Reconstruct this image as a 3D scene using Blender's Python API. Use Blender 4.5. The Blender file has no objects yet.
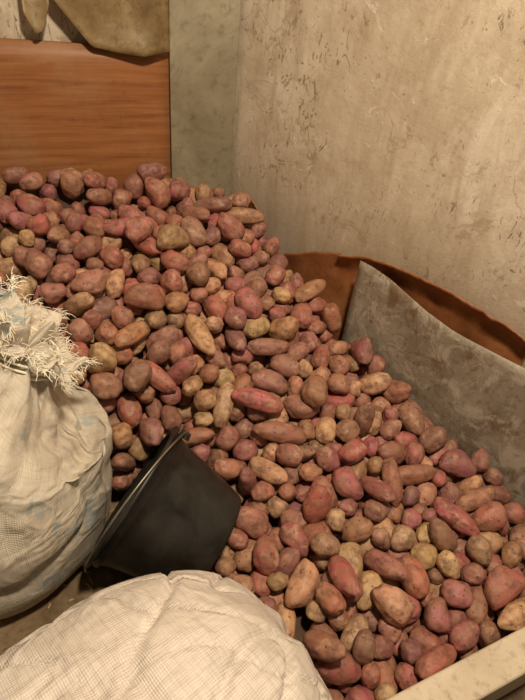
import bpy, bmesh, math, random, time
import numpy as np
from mathutils import Vector, Matrix, noise, Quaternion
random.seed(7); np.random.seed(7)
T0=time.time()
sc=bpy.context.scene
COL=sc.collection
FL=0.06                      # floor level
C0=Vector((-0.18,1.70,0))    # room corner
BD=Vector((.9135,.4067,0)).normalized()   # back wall direction (to the right)
BN=Vector((.4067,-.9135,0)).normalized()  # back wall normal, into room
RD=Vector((.766,-.643,0)).normalized()    # right wall direction (toward viewer)
RN=Vector((-.643,-.766,0)).normalized()   # right wall normal, into room

# ---------------------------------------------------------------- helpers
def link(o,parent=None):
    COL.objects.link(o)
    if parent: o.parent=parent
    return o
def mesh_obj(name,verts,faces,mat=None,smooth=False,parent=None,uvs=None):
    me=bpy.data.meshes.new(name); me.from_pydata([tuple(v) for v in verts],[],faces); me.update()
    if uvs is not None:
        ul=me.uv_layers.new(name='UVMap')
        for l in me.loops: ul.data[l.index].uv=uvs[l.vertex_index]
    if smooth: me.polygons.foreach_set('use_smooth',[True]*len(me.polygons))
    o=bpy.data.objects.new(name,me)
    if mat: me.materials.append(mat)
    return link(o,parent)
def nodes(name):
    m=bpy.data.materials.new(name); m.use_nodes=True
    nt=m.node_tree; b=nt.nodes['Principled BSDF']
    return m,nt,b
def N(nt,t,**kw):
    n=nt.nodes.new(t)
    for k,v in kw.items():
        if k in n.inputs.keys(): n.inputs[k].default_value=v
        else: setattr(n,k,v)
    return n
def ramp(nt,fac,stops):
    r=nt.nodes.new('ShaderNodeValToRGB'); cr=r.color_ramp
    while len(cr.elements)<len(stops): cr.elements.new(.5)
    for e,(p,c) in zip(cr.elements,stops):
        e.position=p; e.color=(c,c,c,1) if isinstance(c,(int,float)) else (*c,1)
    nt.links.new(fac,r.inputs[0]); return r
def mix(nt,fac,a,b,mode='MIX'):
    m=nt.nodes.new('ShaderNodeMix'); m.data_type='RGBA'; m.blend_type=mode
    def s(sock,v):
        if hasattr(v,'is_linked'): nt.links.new(v,sock)
        elif isinstance(v,(int,float)): sock.default_value=v
        else: sock.default_value=(*v,1)
    s(m.inputs[0],fac); s(m.inputs[6],a); s(m.inputs[7],b)
    return m.outputs[2]
def noise_n(nt,vec,scale,detail=6,rough=.6,dist=0):
    n=N(nt,'ShaderNodeTexNoise'); n.inputs['Scale'].default_value=scale
    n.inputs['Detail'].default_value=detail; n.inputs['Roughness'].default_value=rough
    n.inputs['Distortion'].default_value=dist
    nt.links.new(vec,n.inputs['Vector']); return n.outputs['Fac']
def mapping(nt,vec,scale=(1,1,1),rot=(0,0,0)):
    m=N(nt,'ShaderNodeMapping'); m.inputs['Scale'].default_value=scale; m.inputs['Rotation'].default_value=rot
    nt.links.new(vec,m.inputs['Vector']); return m.outputs[0]
def bump(nt,b,h,strength=.3,dist=.01):
    n=N(nt,'ShaderNodeBump'); n.inputs['Strength'].default_value=strength; n.inputs['Distance'].default_value=dist
    nt.links.new(h,n.inputs['Height']); nt.links.new(n.outputs[0],b.inputs['Normal']); return n

# ---------------------------------------------------------------- materials
def mat_plaster():
    m,nt,b=nodes('old_plaster'); tc=N(nt,'ShaderNodeTexCoord').outputs['Object']
    big=noise_n(nt,tc,2.6,5,.65,.6); mid=noise_n(nt,tc,9,8,.72,.3); fine=noise_n(nt,tc,60,6,.7)
    base=ramp(nt,big,[(.34,(.47,.385,.28)),(.5,(.60,.515,.39)),(.64,(.70,.62,.50))]).outputs[0]
    st=ramp(nt,mid,[(.48,0.),(.66,.65)]).outputs[0]
    c=mix(nt,st,base,(.41,.32,.215))
    br=ramp(nt,noise_n(nt,mapping(nt,tc,(8,8,1.8)),2.2,6,.7,.7),[(.46,0.),(.66,.6)]).outputs[0]; c=mix(nt,br,c,(.39,.30,.20))
    mp=mapping(nt,tc,(1,1,.45),(.4,.3,.2)); sn=noise_n(nt,mp,42,3,.6,2.2)
    sr=ramp(nt,sn,[(.59,0.),(.63,.9),(.72,.3)]).outputs[0]
    gate=ramp(nt,noise_n(nt,tc,4.2,5,.7),[(.50,0.),(.57,1.)]).outputs[0]
    g=mix(nt,1.,sr,gate,'MULTIPLY'); c=mix(nt,g,c,(.17,.115,.075))
    sp=ramp(nt,noise_n(nt,tc,85,2,.5),[(.70,0.),(.74,.65)]).outputs[0]; c=mix(nt,sp,c,(.24,.165,.11))
    pe=ramp(nt,noise_n(nt,tc,8,7,.7,.8),[(.355,.65),(.375,0.)]).outputs[0]; c=mix(nt,pe,c,(.74,.67,.56))
    pd=ramp(nt,noise_n(nt,tc,5.5,7,.7,1.1),[(.60,0.),(.63,.55)]).outputs[0]; c=mix(nt,pd,c,(.33,.235,.15))
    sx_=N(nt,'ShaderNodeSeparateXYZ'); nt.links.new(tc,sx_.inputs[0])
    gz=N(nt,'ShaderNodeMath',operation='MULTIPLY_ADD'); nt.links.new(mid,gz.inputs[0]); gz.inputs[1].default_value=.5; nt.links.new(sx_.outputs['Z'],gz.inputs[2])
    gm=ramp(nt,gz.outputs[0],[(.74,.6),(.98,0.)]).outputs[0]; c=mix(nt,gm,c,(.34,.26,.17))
    v=N(nt,'ShaderNodeTexVoronoi',feature='DISTANCE_TO_EDGE'); v.inputs['Scale'].default_value=2.3
    nz=N(nt,'ShaderNodeTexNoise'); nz.inputs['Scale'].default_value=6; nz.inputs['Detail'].default_value=6; nt.links.new(tc,nz.inputs['Vector'])
    vm=N(nt,'ShaderNodeVectorMath',operation='MULTIPLY_ADD'); nt.links.new(nz.outputs['Color'],vm.inputs[0]); vm.inputs[1].default_value=(.35,.35,.35); nt.links.new(tc,vm.inputs[2]); nt.links.new(vm.outputs[0],v.inputs['Vector'])
    ck=ramp(nt,v.outputs['Distance'],[(0.,.7),(.006,0.)]).outputs[0]
    ck=mix(nt,1.,ck,ramp(nt,noise_n(nt,tc,4,3),[(.45,0.),(.6,1.)]).outputs[0],'MULTIPLY'); c=mix(nt,ck,c,(.25,.17,.11))
    nt.links.new(c,b.inputs['Base Color']); b.inputs['Roughness'].default_value=.8
    h=mix(nt,.4,mid,fine); h=mix(nt,mix(nt,1.,pe,(.5,.5,.5),'MULTIPLY'),h,(.8,.8,.8)); bump(nt,b,h,.35,.012); return m
def mat_wood():
    m,nt,b=nodes('varnished_hardboard'); tc=N(nt,'ShaderNodeTexCoord').outputs['Object']
    mp=mapping(nt,tc,(1.5,1.5,30),(0,0.03,0)); g=noise_n(nt,mp,2.4,7,.68,.3)
    c=ramp(nt,g,[(.28,(.19,.065,.019)),(.5,(.29,.112,.035)),(.72,(.38,.165,.057))]).outputs[0]
    d=ramp(nt,noise_n(nt,tc,6,6,.65),[(.48,0.),(.75,.55)]).outputs[0]; c=mix(nt,d,c,(.35,.215,.112))
    dd=ramp(nt,noise_n(nt,tc,40,6,.7),[(.58,0.),(.72,.4)]).outputs[0]; c=mix(nt,dd,c,(.12,.05,.02))
    nt.links.new(c,b.inputs['Base Color']); b.inputs['Roughness'].default_value=.55
    bump(nt,b,g,.12,.004); return m
def mat_stained(name,c1,c2,c3,rough=.6,scale=5,metal=0.,spot=.55,spotc=None,pale=None,scr=False):
    m,nt,b=nodes(name); tc=N(nt,'ShaderNodeTexCoord').outputs['Object']
    a=noise_n(nt,tc,scale,8,.7,.5); f=noise_n(nt,tc,scale*9,5,.7)
    c=ramp(nt,a,[(.32,c1),(.5,c2),(.66,c3)]).outputs[0]
    d=ramp(nt,f,[(.52,0.),(.70,spot)]).outputs[0]; c=mix(nt,d,c,spotc or tuple(x*.5 for x in c1))
    if pale:
        q=ramp(nt,noise_n(nt,tc,scale*1.6,9,.78,.9),[(.50,0.),(.57,.75)]).outputs[0]; c=mix(nt,q,c,pale)
    if scr:
        rs_=ramp(nt,noise_n(nt,tc,9,8,.72,.8),[(.54,0.),(.63,.85)]).outputs[0]; c=mix(nt,rs_,c,(.16,.095,.045))
        s=noise_n(nt,mapping(nt,tc,(30,3,6),(.5,.2,.9)),2.6,5,.6,1.5); s=ramp(nt,s,[(.64,0.),(.67,.4)]).outputs[0]; c=mix(nt,s,c,(.55,.50,.42))
    nt.links.new(c,b.inputs['Base Color']); b.inputs['Roughness'].default_value=rough; b.inputs['Metallic'].default_value=metal
    bump(nt,b,f,.2,.003); return m
def mat_potato():
    m,nt,b=nodes('dusty_potato_skin'); tc=N(nt,'ShaderNodeTexCoord').outputs['Object']
    at=N(nt,'ShaderNodeAttribute',attribute_name='tint'); c=at.outputs['Color']
    bl=noise_n(nt,tc,22,6,.65,.6); r=ramp(nt,bl,[(.38,0.),(.62,.72)]).outputs[0]
    c=mix(nt,r,c,(.30,.165,.095))
    dk=ramp(nt,noise_n(nt,tc,46,6,.7),[(.47,0.),(.64,.72)]).outputs[0]; c=mix(nt,dk,c,(.12,.058,.042))
    li=ramp(nt,noise_n(nt,tc,30,5,.65,.3),[(.34,.5),(.43,0.)]).outputs[0]; c=mix(nt,li,c,(.58,.36,.23))
    v=N(nt,'ShaderNodeTexVoronoi'); v.inputs['Scale'].default_value=52; nt.links.new(tc,v.inputs['Vector'])
    ey=ramp(nt,v.outputs['Distance'],[(.10,.7),(.17,0.)]).outputs[0]; c=mix(nt,ey,c,(.10,.05,.035))
    nt.links.new(c,b.inputs['Base Color']); b.inputs['Roughness'].default_value=.55
    b.inputs['Specular IOR Level'].default_value=.42
    h=mix(nt,.5,bl,noise_n(nt,tc,140,4,.7)); h=mix(nt,ey,h,(0,0,0)); bump(nt,b,h,.45,.005); return m
def mat_sack(name,c1,c2,k=1.0,stain=None,fold=.3,dirt=.35):
    m,nt,b=nodes(name); tcn=N(nt,'ShaderNodeTexCoord'); tc=tcn.outputs['Object']; uv=tcn.outputs['UV']
    w1=N(nt,'ShaderNodeTexWave'); w1.bands_direction='X'; w1.inputs['Scale'].default_value=100*k; nt.links.new(uv,w1.inputs['Vector'])
    w2=N(nt,'ShaderNodeTexWave'); w2.bands_direction='Y'; w2.inputs['Scale'].default_value=100*k; nt.links.new(uv,w2.inputs['Vector'])
    for w in(w1,w2): w.inputs['Distortion'].default_value=2.5; w.inputs['Detail'].default_value=2; w.inputs['Detail Scale'].default_value=.3
    wv=mix(nt,.5,w1.outputs['Fac'],w2.outputs['Fac'])
    a=noise_n(nt,tc,7,6,.65,.5); c=ramp(nt,a,[(.35,c1),(.65,c2)]).outputs[0]
    c=mix(nt,.16,c,mix(nt,1.,c,wv,'MULTIPLY'))
    for sc3 in((10,190,1),(190,10,1)):
        rb=noise_n(nt,mapping(nt,uv,sc3),1.0,3,.6); rr=ramp(nt,rb,[(.47,0.),(.73,.38)]).outputs[0]
        c=mix(nt,rr,c,tuple(x*.5 for x in c1))
    gr=ramp(nt,noise_n(nt,tc,20,8,.74),[(.50,0.),(.70,dirt)]).outputs[0]; c=mix(nt,gr,c,tuple(x*.45 for x in c1))
    if stain:
        s=ramp(nt,noise_n(nt,tc,15,4,.65,.4),[(.58,0.),(.64,.65)]).outputs[0]; c=mix(nt,s,c,stain)
    nt.links.new(c,b.inputs['Base Color']); b.inputs['Roughness'].default_value=.5
    cr1=noise_n(nt,mapping(nt,tc,(1,1,1.4),(.3,.5,.7)),4.5,3,.55,1.0); cr=ramp(nt,cr1,[(.42,.2),(.49,1.),(.51,1.),(.58,.2)]).outputs[0]
    h=mix(nt,.6,wv,noise_n(nt,tc,20,6,.65))
    b1=N(nt,'ShaderNodeBump'); b1.inputs['Strength'].default_value=fold; b1.inputs['Distance'].default_value=.016; nt.links.new(cr,b1.inputs['Height'])
    b2=bump(nt,b,h,.45,.006); nt.links.new(b1.outputs[0],b2.inputs['Normal']); return m
def mat_plain(name,c,rough=.5,metal=0.,k=1.5):
    m,nt,b=nodes(name); tc=N(nt,'ShaderNodeTexCoord').outputs['Object']
    f=noise_n(nt,tc,14,6,.65,.3); cc=ramp(nt,f,[(.35,c),(.75,tuple(min(1,x*k+.01*(k>1)) for x in c))]).outputs[0]
    nt.links.new(cc,b.inputs['Base Color']); b.inputs['Metallic'].default_value=metal
    rr=ramp(nt,f,[(.3,rough),(.8,min(1,rough+.25))]).outputs[0]; nt.links.new(rr,b.inputs['Roughness'])
    return m
M_pl=mat_plaster(); M_wood=mat_wood(); M_pot=mat_potato()
M_green=mat_stained('grey_green_paint',(.19,.16,.10),(.28,.245,.165),(.37,.33,.235),.5,4)
M_tar=mat_stained('stained_yellow_sheet',(.11,.065,.025),(.22,.15,.065),(.34,.26,.14),.4,6)
M_grey=mat_stained('grey_sheet_metal',(.20,.165,.12),(.28,.24,.18),(.36,.315,.25),.42,7,0,.8,(.13,.075,.035),(.46,.41,.33),True)
M_brown=mat_stained('brown_hardboard',(.22,.077,.028),(.32,.122,.044),(.40,.18,.072),.4,5)
M_floor=mat_stained('dirty_floor',(.08,.05,.025),(.15,.10,.05),(.24,.17,.10),.85,9)
M_plank=mat_stained('cream_painted_plank',(.50,.41,.29),(.60,.51,.375),(.68,.60,.46),.6,6)
M_sack1=mat_sack('woven_sack_cream',(.64,.565,.45),(.80,.735,.61),1.,(.28,.37,.41),.35,.5)
M_sack2=mat_sack('woven_sack_white',(.72,.64,.56),(.84,.77,.69),.95,None,.30,.35)
M_black=mat_plain('black_plastic',(.008,.007,.005),.35,0,2.2)
M_wire=mat_plain('steel_wire',(.25,.22,.18),.4,1.)
M_thread=mat_plain('frayed_thread',(.78,.70,.56),.7)
M_straw=mat_plain('dry_straw',(.42,.30,.15),.8)
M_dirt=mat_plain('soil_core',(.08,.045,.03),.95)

# ---------------------------------------------------------------- room
def slab(name,p0,d,L,z0,z1,th,nrm,mat,parent=None,back=0.):
    """vertical slab: starts p0, runs L along d, front face on nrm side at offset back"""
    f=p0+nrm*back; r=f-nrm*th
    v=[]
    for q in(f,r):
        for s,z in((0,z0),(L,z0),(L,z1),(0,z1)):
            w=q+d*s; v.append((w.x,w.y,z))
    fs=[(0,1,2,3),(7,6,5,4),(0,4,5,1),(1,5,6,2),(2,6,7,3),(3,7,4,0)]
    o=mesh_obj(name,v,fs,mat,parent=parent)
    bm=bmesh.new(); bm.from_mesh(o.data); bmesh.ops.recalc_face_normals(bm,faces=bm.faces); bm.to_mesh(o.data); bm.free()
    return o
H=2.3
slab('wall_back',C0-BD*1.7,BD,1.7,FL-.1,H,.1,BN,M_pl)
slab('wall_right',C0-RD*0.0,RD,2.4,FL-.1,H,.1,RN,M_pl)
LW=C0-BD*1.05
LDIR=Vector((-.12,-.99,0)).normalized(); LN=Vector((.99,-.12,0)).normalized()
slab('wall_left',LW,LDIR,2.3,FL-.1,H,.1,LN,M_pl)
floor=mesh_obj('floor',[(-2.2,-1,FL),(2.2,-1,FL),(2.2,2.2,FL),(-2.2,2.2,FL),(-2.2,-1,FL-.1),(2.2,-1,FL-.1),(2.2,2.2,FL-.1),(-2.2,2.2,FL-.1)],
 [(0,1,2,3),(7,6,5,4),(0,4,5,1),(1,5,6,2),(2,6,7,3),(3,7,4,0)],M_floor)

def bevel(o,w=.003,seg=2):
    m=o.modifiers.new('bevel','BEVEL'); m.width=w; m.segments=seg; m.limit_method='ANGLE'
def panel(name,base,d,nrm,outline,th,mat,off,res=.02,curl=None,R=18):
    """grid-tessellated sheet between a lower and an upper curve: outline=[(s,zlo,zhi)...]"""
    s0,s1=outline[0][0],outline[-1][0]; n=max(4,int((s1-s0)/res))
    ss=np.linspace(s0,s1,n+1); lo=np.interp(ss,[o[0] for o in outline],[o[1] for o in outline]); hi=np.interp(ss,[o[0] for o in outline],[o[2] for o in outline])
    V=[];F=[]
    for i in range(n+1):
        for j in range(R+1):
            t=j/R; z=lo[i]+(hi[i]-lo[i])*t; o=off+(curl(ss[i],t) if curl else 0)
            w=base+d*ss[i]+nrm*o; V.append((w.x,w.y,z))
    for i in range(n):
        for j in range(R):
            a=i*(R+1)+j; F.append((a,a+R+1,a+R+2,a+1))
    o=mesh_obj(name,V,F,mat,smooth=True)
    m=o.modifiers.new('thick','SOLIDIFY'); m.thickness=th; m.offset=0
    return o
# back wall: s measured leftwards from the corner
panel('wood_board',C0,-BD,BN,[(.200,FL,.925),(.9,FL,.945)],.012,M_wood,.02,.05)
o=slab('vertical_plank',C0-BD*.197,BD,.195,FL,1.9,.022,BN,M_green,back=.030); bevel(o)
panel('stained_metal_sheet',C0,-BD,BN,[(.200,.925,1.5),(.27,.912,1.5),(.34,.918,1.5),(.40,.93,1.5),(.52,1.08,1.5),(.60,1.3,1.5)],.002,M_tar,.034,.01,
      lambda s,t:.006*math.sin(s*30)*(1-t)+.018*(1-t)**8+.004*noise.noise(Vector((s*20,t*12,0))),40)
panel('peeling_paper_flap',C0,-BD,BN,[(.49,1.02,1.16),(.51,.965,1.17),(.53,.955,1.17),(.55,1.0,1.16)],.002,M_tar,.03,.006,
      lambda s,t:.03*(1-t)**2)
def g(s): return .02+.06*min(1,max(0,s)/1.1)
def jag(s): return .004*noise.noise(Vector((s*40,3,0)))+.003*noise.noise(Vector((s*110,7,0)))
bo=[(.045,.500),(.06,.508),(.15,.538),(.185,.51),(.215,.43),(.24,.40),(.26,.395),(.30,.41),(.40,.462),(.6,.545),(.72,.568),(.85,.577),(1.0,.562),(1.07,.54)]
bo2=[(s,FL,float(np.interp(s,[q[0] for q in bo],[q[1] for q in bo]))+jag(s)) for s in np.arange(.045,1.071,.006)]
brown=panel('brown_hardboard_sheet',C0,RD,RN,bo2,
      .0025,M_brown,.012,.006,lambda s,t:(.032*(max(0,t-.86)/.14)**1.5)*(1 if s>.5 else .3)+ .010*math.sin(s*9) * t * t + .006+.009*noise.noise(Vector((s*16,t*4,0)))*t,50)
grey=panel('grey_metal_sheet',C0,RD,RN,[(.595,FL,.542),(.64,FL,.543),(.70,FL,.537),(.76,FL,.522),(.82,FL,.508),(.90,FL,.498),(1.05,FL,.502),(1.5,FL,.53)],
      .0012,M_grey,.0,.02,lambda s,t:.067+.019*min(1,max(0,(s-.6)/.35)))
# front plank of the bin
PDn=Vector((.256,.138,0)).normalized(); PN=Vector((-PDn.y,PDn.x,0)); PF=Vector((.327,.342,0))+PN*.012
p=slab('front_plank',PF-PDn*.10,PDn,.62,FL,.220,.065,PN,M_plank); bevel(p,.006,3)

# ---------------------------------------------------------------- sacks
def sm(a,b,x):
    t=min(1,max(0,(x-a)/(b-a))); return t*t*(3-2*t)
def tube(name,cent,rad,nseg,mat,disp,sub=8,parent=None,ref=Vector((0,1,0))):
    P=[Vector(c) for c in cent]; K=len(P)
    def cr(a,b,c,d,t): return .5*((2*b)+(-a+c)*t+(2*a-5*b+4*c-d)*t*t+(-a+3*b-3*c+d)*t**3)
    rows=[]
    for i in range(K-1):
        for k in range(sub if i<K-2 else sub+1):
            t=k/sub; ix=[max(0,i-1),i,i+1,min(K-1,i+2)]
            c=cr(*[P[j] for j in ix],t); r=[cr(*[rad[j][q] for j in ix],t) for q in(0,1)]
            rows.append((c,r,(i+t)/(K-1)))
    V=[];U=[];F=[]; L=0
    for n,(c,r,v) in enumerate(rows):
        a=rows[max(0,n-1)][0]; b=rows[min(len(rows)-1,n+1)][0]; T=(b-a).normalized()
        if n: L+=(c-rows[n-1][0]).length+abs(r[0]-rows[n-1][1][0])
        X=ref.cross(T); 
        X.normalize(); Y=T.cross(X)
        for j in range(nseg+1):
            th=2*math.pi*j/nseg; dx=max(.0005,r[0]); dy=max(.0005,r[1])
            k=disp(th,v,c)
            up=T*(wav(th,v) if wav else 0)
            V.append(c+X*math.cos(th)*dx*k+Y*math.sin(th)*dy*k+up); U.append((j/nseg*1.5,L))
    for n in range(len(rows)-1):
        for j in range(nseg):
            a=n*(nseg+1)+j; F.append((a,a+1,a+nseg+2,a+nseg+1))
    o=mesh_obj(name,V,F,mat,True,parent,U); return o
wav=None
def fl(v): return max(v,FL+.002)
sx,sy=-.572,.650
def d1(th,v,c):
    neck=sm(.55,.82,v); x,y=math.cos(th),math.sin(th)
    k=1+ .05*noise.noise(Vector((x*1.5,y*1.5,v*4)))+.025*noise.noise(Vector((x*4,y*4,v*9)))
    k+=neck*(.09*math.sin(th*9+3*noise.noise(Vector((x,y,v*3))))+.06*math.sin(th*17+v*4))
    k+=.022*math.sin(v*34+2.5*x+y)*sm(.3,.6,v)
    r=abs(noise.noise(Vector((x*2.2+3,y*2.2,v*6+x*2)))); k-=.05*max(0,.22-r)/.22*sm(.1,.3,v)
    r=abs(noise.noise(Vector((x*5,y*5+7,v*16)))); k-=.03*max(0,.2-r)/.2*sm(.35,.6,v)
    return k
def wav(th,v): return sm(.85,1,v)*(.014*math.sin(th*5+1)+.008*math.sin(th*11))
sack1=bpy.data.objects.new('woven_sack',None); link(sack1)
nx_,ny_=.125,.090
body=tube('body',[(sx,sy,FL),(sx,sy,FL+.004),(sx,sy,FL+.03),(sx,sy,.15),(sx,sy,.27),(sx+.005,sy,.38),(sx+.02,sy+.015,.46),(sx+.055,sy+.04,.515),(sx+.09,sy+.06,.545),(sx+.11,sy+.075,.562),(sx+nx_,sy+ny_,.578),(sx+nx_+.02,sy+ny_+.01,.595)],
  [(.0,.0),(.21,.205),(.25,.24),(.27,.26),(.280,.267),(.278,.264),(.262,.25),(.215,.205),(.140,.13),(.080,.075),(.092,.088),(.110,.10)],144,M_sack1,d1,9,sack1)
m=body.modifiers.new('cloth','SOLIDIFY'); m.thickness=.002
def curve(name,pts,r,mat,parent):
    cu=bpy.data.curves.new(name,'CURVE'); cu.dimensions='3D'; cu.bevel_depth=r; cu.bevel_resolution=1
    for P in pts:
        s=cu.splines.new('POLY'); s.points.add(len(P)-1)
        for q,p_ in zip(s.points,P): q.co=(*p_,1)
    cu.materials.append(mat); o=bpy.data.objects.new(name,cu); return link(o,parent)
nk=Vector((sx+.11,sy+.075,.564)); nd=Vector((.45,.3,.8)).normalized()
X=Vector((0,1,0)).cross(nd).normalized(); Y=nd.cross(X)
curve('tie_string',[[nk+X*math.cos(a)*.084+Y*math.sin(a)*.081+nd*(.002*a-.01) for a in np.linspace(0,6*math.pi,90)]],.0024,M_thread,sack1)
nm=145; last=[v.co.copy() for v in body.data.vertices][-nm:]; mc=sum(last,Vector())/nm
th=[]
for i in range(520):
    e=last[random.randrange(nm)]; f=random.choice((1,1,random.uniform(.25,.9)))
    p=mc.lerp(e,f)-nd*(1-f)*.03; out=(e-mc).normalized()*random.uniform(.1,.8)+nd*random.uniform(.1,.7)+Vector((random.gauss(0,.35),random.gauss(0,.35),random.gauss(0,.25)))
    out.normalize(); P=[p.copy()]; l=random.uniform(.010,.032)
    for k in range(6):
        p=p+out*l/6; out=(out+Vector((random.gauss(0,.22),random.gauss(0,.22),-.25))).normalized(); P.append(p.copy())
    th.append(P)
curve('frayed_threads',th,.0006,M_thread,sack1)
V=[];F=[];U=[];nr=16
for i in range(nr+1):
    r=i/nr
    for j in range(nm):
        e=last[j]; p=mc.lerp(e,r*.985); a=2*math.pi*j/(nm-1)
        dz=.022*math.sin(a*9+r*5)*r*(1-r)*3+.03*noise.noise(p*28)-.03*(1-r**2)
        p=p+nd*dz*(1 if r<.99 else 0); V.append(p); U.append((a*.1,r*.12))
for i in range(nr):
    for j in range(nm-1):
        q=i*nm+j; F.append((q,q+1,q+nm+1,q+nm))
mesh_obj('gathered_mouth',V,F,M_sack1,True,sack1,U)

# front sack (lying, filled)
ax=Vector((.68,.73,0)).normalized(); ay=Vector((-ax.y,ax.x,0)); cc=Vector((-.132,.135,.232))
SA,SB,SC=.370,.278,.222
V=[];U=[];F=[];nu,nv=260,170
for i in range(nv+1):
    ph=math.pi*i/nv
    for j in range(nu+1):
        t=2*math.pi*j/nu
        d=Vector((math.cos(ph),math.sin(ph)*math.cos(t),math.sin(ph)*math.sin(t)))
        k=(abs(d.x)**2.6+abs(d.y)**2.4+abs(d.z)**2.3)**(-1/2.45)
        q=d*k
        nn=noise.noise(d*1.5)*.06+noise.noise(d*3.5)*.02
        r1=abs(noise.noise(Vector((d.x*1.3+5,d.y*2.6-d.x*1.2,d.z*1.8)))); r2=abs(noise.noise(Vector((d.x*2.4,d.y*3.4+d.x*2.5+9,d.z*1.7))))
        rid=.045*max(0,.10-r1)/.10+.026*max(0,.08-r2)/.08
        endp=sm(.75,1,abs(d.x)); pl=endp*.02*math.sin(t*11+d.y*3)
        q*=1+nn-rid+pl
        w=cc+ax*q.x*SA+ay*q.y*SB+Vector((0,0,q.z*SC)); w.z=fl(w.z)
        V.append(w); U.append((t/2/math.pi*1.3,-q.x*.35))
for i in range(nv):
    for j in range(nu):
        a=i*(nu+1)+j; F.append((a,a+nu+1,a+nu+2,a+1))
sack2=mesh_obj('woven_sack.001',V,F,M_sack2,True,None,U)

# ---------------------------------------------------------------- bucket
rc=Vector((-.250,.670,.238)); A=Vector((-.88,.21,.425)).normalized(); HB=.215
bc=rc-A*HB
bk=bpy.data.objects.new('black_bucket',None); link(bk); 
R1=.166;R0=.120
prof=[(0,.004),(R0-.02,.004),(R0-.012,0),(R0-.003,.0),(R0,.006),(R0+.012,.06),(R1-.018,HB-.05),(R1-.010,HB-.028),(R1-.003,HB-.026),(R1-.004,HB-.008),(R1+.006,HB-.010),(R1+.007,HB-.002),(R1+.002,HB),(R1-.010,HB-.001),(R1-.013,HB-.03),(R1-.022,HB-.055),(R0+.006,.06),(R0-.006,.012),(0,.010)]
V=[];F=[];n=96
for r,z in prof:
    for j in range(n):
        a=2*math.pi*j/n; V.append((r*math.cos(a),r*math.sin(a),z))
for i in range(len(prof)-1):
    for j in range(n): F.append((i*n+j,i*n+(j+1)%n,(i+1)*n+(j+1)%n,(i+1)*n+j))
bb=mesh_obj('shell',V,F,M_black,True,bk)
Zq=A.to_track_quat('Z','Y'); 
MB=Matrix.Translation(bc)@Zq.to_matrix().to_4x4()
loc=MB.inverted().to_3x3()@Vector((.133,.2,.236)); ang=math.atan2(loc.y,loc.x)
MB=MB@Matrix.Rotation(ang,4,'Z')
bk.matrix_world=MB
for i,sg in enumerate((1,-1)):
    bm=bmesh.new(); bmesh.ops.create_cone(bm,cap_ends=True,segments=20,radius1=.014,radius2=.011,depth=.014,matrix=Matrix.Translation((sg*(R1+.004),0,HB-.028))@Matrix.Rotation(math.pi/2*sg,4,'Y'))
    me=bpy.data.meshes.new('lug'); bm.to_mesh(me); bm.free(); me.materials.append(M_black); o=bpy.data.objects.new('handle_lug_%d'%(i+1),me); link(o,bk)
hd=[]
for a in np.linspace(0,math.pi,50):
    hd.append(Vector(((R1+.012)*math.cos(a),-(R1+.016)*math.sin(a)*.97,HB-.028+.035*math.sin(a))))
curve('handle',[hd],.0025,M_wire,bk)

# ---------------------------------------------------------------- potato shapes
def ico(sub):
    bm=bmesh.new(); bmesh.ops.create_icosphere(bm,subdivisions=sub,radius=1)
    v=np.array([x.co[:] for x in bm.verts]); f=np.array([[q.index for q in p.verts] for p in bm.faces]); bm.free(); return v,f
IV1,IF1=ico(2); IV3,IF3=ico(4)
NV=48; rs=random.Random(3); params=[]; PS=1.03
for i in range(NV):
    r=(i+.5)/NV
    if r<.24: a=rs.uniform(.017,.026); b=a*rs.uniform(.80,.95)
    elif r<.64: a=rs.uniform(.027,.036); b=a*rs.uniform(.70,.88)
    elif r<.88: a=rs.uniform(.038,.048); b=rs.uniform(.024,.031)
    else: a=rs.uniform(.052,.066); b=rs.uniform(.022,.027)
    params.append((a*PS,b*PS,b*PS*rs.uniform(.86,1.),rs.uniform(-.4,.4),rs.uniform(0,100),rs.uniform(-.2,.2)))
def shape(V0,p):
    a,b,c,bend,seed,tap=p; out=[]
    for v in V0:
        d=Vector(v); kk=1+.15*noise.noise(d*1.1+Vector((seed,0,0)))+.08*noise.noise(d*2.6+Vector((0,seed,0)))+.015*noise.noise(d*7+Vector((0,0,seed)))
        s=(abs(d.x)**2.25+abs(d.y)**2.25+abs(d.z)**2.25)**(-1/2.25)
        q=Vector((d.x*a,d.y*b*(1+tap*d.x),d.z*c*(1+tap*d.x)))*kk*s
        q.y+=bend*(d.x*d.x-.4)*b; out.append(q[:])
    return np.array(out)
lo=[shape(IV1,p) for p in params]; hi=[shape(IV3[:],p) for p in params]

# ---------------------------------------------------------------- pile height function
def db(x,y): return (x-C0.x)*BN.x+(y-C0.y)*BN.y
def dr(x,y): return (x-C0.x)*RN.x+(y-C0.y)*RN.y
def dl(x,y): return (x-LW.x)*LN.x+(y-LW.y)*LN.y
def srr(x,y): return (x-C0.x)*RD.x+(y-C0.y)*RD.y
def seg_side(x,y,a,b):
    dx,dy=b[0]-a[0],b[1]-a[1]; L=math.hypot(dx,dy); return ((x-a[0])*dy-(y-a[1])*dx)/L
def bnd(x,y):
    bA=seg_side(x,y,(.0,.36),(-.06,.78)); bB=seg_side(x,y,(-.06,.80),(-.9,1.02)); return max(bA,bB)
def HH(x,y):
    d=db(x,y); h=np.interp(d,[0,.1,.2,.38,.57,.8,1.0,1.4],[.630,.608,.545,.44,.345,.265,.232,.200])
    h+=.125*min(1,max(0,(-.20-x)/.36))*max(0,1-d/.9)
    b=bnd(x,y); return FL+(h-FL)*sm(-.06,.14,b)
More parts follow.
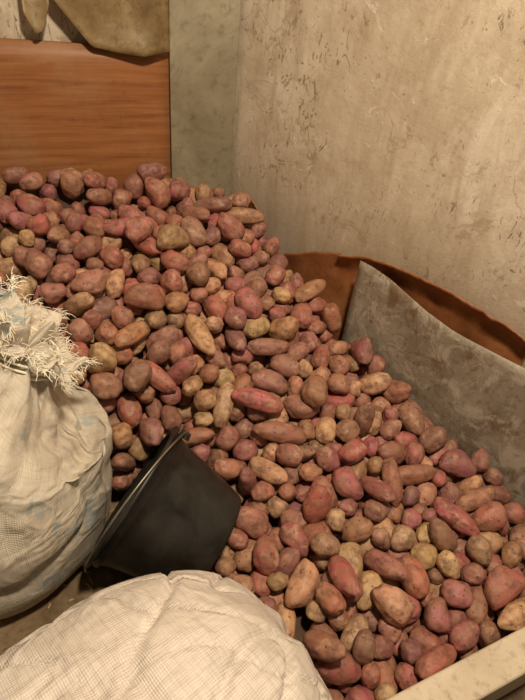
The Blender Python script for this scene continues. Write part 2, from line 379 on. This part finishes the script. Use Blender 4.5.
# ---------------------------------------------------------------- settle simulation
S=10.
simcol=[]
def simobj(name,V,F):
    me=bpy.data.meshes.new(name); me.from_pydata([tuple(v) for v in V],[],[tuple(f) for f in F]); me.update()
    o=bpy.data.objects.new(name,me); COL.objects.link(o); simcol.append(o); return o
passive=[]
def boxwall(p0,p1,z0,z1,th,nrm):
    v=[]
    for q in(0,-th):
        for w,z in((p0,z0),(p1,z0),(p1,z1),(p0,z1)):
            u=w+nrm*q; v.append((u.x*S,u.y*S,z*S))
    passive.append((simobj('cw',v,[(0,1,2,3),(7,6,5,4),(0,4,5,1),(1,5,6,2),(2,6,7,3),(3,7,4,0)]),'CONVEX_HULL'))
boxwall(C0-BD*1.6+BN*.038,C0+BD*.3+BN*.038,-.2,1.5,.3,BN)
boxwall(C0-RD*.3+RN*.035,C0+RD*.60+RN*.075,-.2,1.5,.3,RN)
boxwall(C0+RD*.55+RN*.078,C0+RD*1.7+RN*.098,-.2,1.5,.3,RN)
boxwall(LW-LDIR*.3,LW+LDIR*1.6,-.2,1.5,.3,LN)
boxwall(PF-PDn*.4,PF+PDn*.8,-.2,.220,.2,PN)
boxwall(Vector((-2,-1,FL)),Vector((2,-1,FL)),FL-.3,FL,3.5,Vector((0,-1,0)))
def dumpv(o):
    return [(o.matrix_world@v.co)*S for v in o.data.vertices]
bpy.context.view_layer.update()
for o in(body,sack2,bb):
    passive.append((simobj('cs',dumpv(o),[p.vertices[:] for p in o.data.polygons]),'CONVEX_HULL'))
def core_d(x,y):   # thickness of the free potato layer over the packed heart of the pile
    return .125+.05*max(0,1-db(x,y)/.35)
gx=np.arange(-1.3,1.0,.03); gy=np.arange(.1,1.85,.03)
cv=[];cf=[]
for y in gy:
    for x in gx: cv.append((x,y,max(FL-.03,HH(x,y)-core_d(x,y)+.015*noise.noise(Vector((x*17,y*17,0))))))
nx=len(gx)
for j in range(len(gy)-1):
    for i in range(nx-1): a=j*nx+i; cf.append((a,a+1,a+nx+1,a+nx))
passive.append((simobj('core',[(a*S,b*S,c*S) for a,b,c in cv],cf),'MESH'))
lome=[]
for i,v in enumerate(lo):
    me=bpy.data.meshes.new('lp%d'%i); me.from_pydata((v*S).tolist(),[],IF1.tolist()); lome.append(me)
pots=[]
def inside(x,y,z):
    if db(x,y)<.075 or dr(x,y)<.03+g(srr(x,y))+.03: return False
    if seg_side(x,y,(PF.x,PF.y),(PF.x+PDn.x,PF.y+PDn.y))>-.045: return False
    if dl(x,y)<.05: return False
    if math.hypot(x-sx,y-sy)<.315 : return False
    q=Vector((x,y,0))-Vector((cc.x,cc.y,0)); 
    if (abs(q.dot(ax))/(SA+.045))**2.5+(abs(q.dot(ay))/(SB+.045))**2.5<1: return False
    w=Vector((x,y,z))-bc; t=w.dot(A)
    if -.04<t<HB+.04 and (w-A*t).length<R1+.04: return False
    return bnd(x,y)>-.02
st=.063
for L in range(8):
    for j,y in enumerate(np.arange(.15,1.8,st*.87)):
        for x in np.arange(-1.3,1.0,st):
            xx=x+(st/2 if (j+L)%2 else 0)+random.uniform(-.008,.008)+(L%3)*.017; yy=y+random.uniform(-.008,.008)+(L%3)*.02
            z=max(FL,HH(xx,yy)-core_d(xx,yy))+.036+L*.058
            d_=db(xx,yy); lf=xx<-.35
            if L>0 and HH(xx,yy)<FL+.03+L*.02: continue
            if L==3 and d_>.45+.1*random.random(): continue     # extra feed layers for the steep part
            if L==4 and d_>(.30 if lf else .20): continue
            if L==5 and (d_>.25 or not lf): continue
            if L>=6 and (d_>.17 or xx>-.42): continue
            if not inside(xx,yy,z): continue
            vi=random.randrange(NV)
            o=bpy.data.objects.new('sp',lome[vi]); COL.objects.link(o); o.location=(xx*S,yy*S,z*S)
            o.rotation_euler=(random.uniform(-.5,.5),random.uniform(-.4,.4),random.uniform(0,6.28))
            pots.append((o,vi))
res=[]
try:
    bpy.ops.rigidbody.world_add()
    for o in bpy.context.view_layer.objects: o.select_set(False)
    for o,_ in pots: o.select_set(True)
    bpy.context.view_layer.objects.active=pots[0][0]
    bpy.ops.rigidbody.objects_add(type='ACTIVE')
    for o,_ in pots:
        o.select_set(False); r=o.rigid_body; r.collision_shape='CONVEX_HULL'; r.friction=1.; r.restitution=0; r.linear_damping=.6; r.angular_damping=.8; r.use_margin=True; r.collision_margin=.005; r.mass=1
    for o,_ in passive: o.select_set(True)
    bpy.context.view_layer.objects.active=passive[0][0]
    bpy.ops.rigidbody.objects_add(type='PASSIVE')
    for o,s_ in passive:
        o.rigid_body.collision_shape=s_; o.rigid_body.friction=1.3; o.rigid_body.use_margin=True; o.rigid_body.collision_margin=.01
    w=sc.rigidbody_world; w.substeps_per_frame=5; w.solver_iterations=12
    NF=60; w.point_cache.frame_start=1; w.point_cache.frame_end=NF
    sc.gravity=(0,0,-15)
    for f in range(1,NF+1): sc.frame_set(f)
    dg=bpy.context.evaluated_depsgraph_get()
    for o,vi in pots: res.append((o.evaluated_get(dg).matrix_world.copy(),vi))
    bpy.ops.rigidbody.world_remove()
except Exception as e:
    print('SIMFAIL',e); res=[(o.matrix_world.copy(),vi) for o,vi in pots]
for o,_ in pots: bpy.data.objects.remove(o)
for o in simcol: bpy.data.objects.remove(o)
sc.frame_set(1)

# ---------------------------------------------------------------- build potato pile mesh
allv=[];allf=[];cols=[];off=0;cnt=0
pr=random.Random(11)
for M,vi in res:
    t=M.translation/S
    if t.z<FL or t.z>1.2 or t.y<.15 or db(t.x,t.y)<0 or dl(t.x,t.y)<.02: continue
    R=np.array(M.to_3x3().normalized()); v=hi[vi]@R.T+np.array(t)
    allv.append(v); allf.append(IF3+off); off+=len(v); cnt+=1
    r=pr.random(); j=lambda s:pr.uniform(-s,s)
    if r<.50: c=(.39+j(.07),.135+j(.03),.115+j(.03))
    elif r<.66: c=(.26+j(.05),.105+j(.02),.09+j(.02))
    elif r<.85: c=(.40+j(.07),.215+j(.04),.13+j(.03))
    else: c=(.60+j(.07),.37+j(.05),.20+j(.03))
    cols.append(np.tile(np.array([*c,1.]),(len(v),1)))
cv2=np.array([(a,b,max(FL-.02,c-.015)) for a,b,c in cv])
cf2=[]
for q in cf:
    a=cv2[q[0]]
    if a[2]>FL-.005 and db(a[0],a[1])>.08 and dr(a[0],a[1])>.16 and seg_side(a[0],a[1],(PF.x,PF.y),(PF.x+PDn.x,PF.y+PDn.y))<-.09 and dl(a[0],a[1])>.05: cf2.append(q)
AV=np.vstack(allv); AF=np.vstack(allf)
me=bpy.data.meshes.new('potato_pile')
me.vertices.add(len(AV)); me.vertices.foreach_set('co',AV.astype(np.float32).ravel())
nf=len(AF); me.loops.add(nf*3); me.loops.foreach_set('vertex_index',AF.astype(np.int32).ravel())
me.polygons.add(nf); me.polygons.foreach_set('loop_start',np.arange(0,nf*3,3,dtype=np.int32))
me.update(calc_edges=True); me.validate()
me.polygons.foreach_set('use_smooth',np.ones(nf,dtype=bool))
at=me.attributes.new('tint','FLOAT_COLOR','POINT'); at.data.foreach_set('color',np.vstack(cols).astype(np.float32).ravel())
me.materials.append(M_pot)
pile=bpy.data.objects.new('potato_pile',me); link(pile)
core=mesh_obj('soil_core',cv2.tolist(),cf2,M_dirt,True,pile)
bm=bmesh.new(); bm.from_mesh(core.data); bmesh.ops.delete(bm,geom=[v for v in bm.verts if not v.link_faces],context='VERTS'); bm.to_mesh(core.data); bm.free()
# straw and dirt on the floor
V=[];F=[];rr_=random.Random(5)
for i in range(200):
    x=rr_.uniform(-.62,.0); y=rr_.uniform(.28,.75); a=rr_.uniform(0,6.28); l=rr_.uniform(.002,.012); wd=rr_.uniform(.0006,.0016)
    ca,sa=math.cos(a),math.sin(a); b0=len(V); z=FL+.0005
    for (u,v_,zz) in((-l,-wd,0),(l,-wd,0),(l,wd,0),(-l,wd,0),(-l,0,.0015),(l,0,.0015+rr_.uniform(0,.002))):
        V.append((x+u*ca-v_*sa,y+u*sa+v_*ca,z+zz))
    F+= [(b0,b0+1,b0+2,b0+3),(b0,b0+1,b0+5,b0+4),(b0+3,b0+4,b0+5,b0+2),(b0,b0+4,b0+3),(b0+1,b0+2,b0+5)]
mesh_obj('straw_litter',V,F,M_straw,parent=floor)

# ---------------------------------------------------------------- light, world, camera
w=bpy.data.worlds.new('World'); sc.world=w; w.use_nodes=True
w.node_tree.nodes['Background'].inputs[0].default_value=(1,.78,.56,1); w.node_tree.nodes['Background'].inputs[1].default_value=.10
def area(name,loc,tgt,size,power,col):
    l=bpy.data.lights.new(name,'AREA'); l.shape='DISK'; l.size=size; l.energy=power; l.color=col
    o=bpy.data.objects.new(name,l); o.location=loc; o.rotation_euler=(Vector(tgt)-Vector(loc)).to_track_quat('-Z','Y').to_euler(); link(o)
area('ceiling_lamp',(.20,.30,2.15),(.05,1.0,.3),.15,38,(1,.82,.61))
cam=bpy.data.cameras.new('camera'); co=bpy.data.objects.new('camera',cam); link(co)
cam.sensor_fit='VERTICAL'; cam.sensor_height=24; cam.lens=24*529/700; cam.clip_start=.01
co.matrix_world=Matrix.Translation((0,0,1.25))@Matrix.Rotation(math.radians(50),4,'X')@Matrix.Rotation(math.radians(7),4,'Z')
sc.camera=co
sc.view_settings.view_transform='Standard'
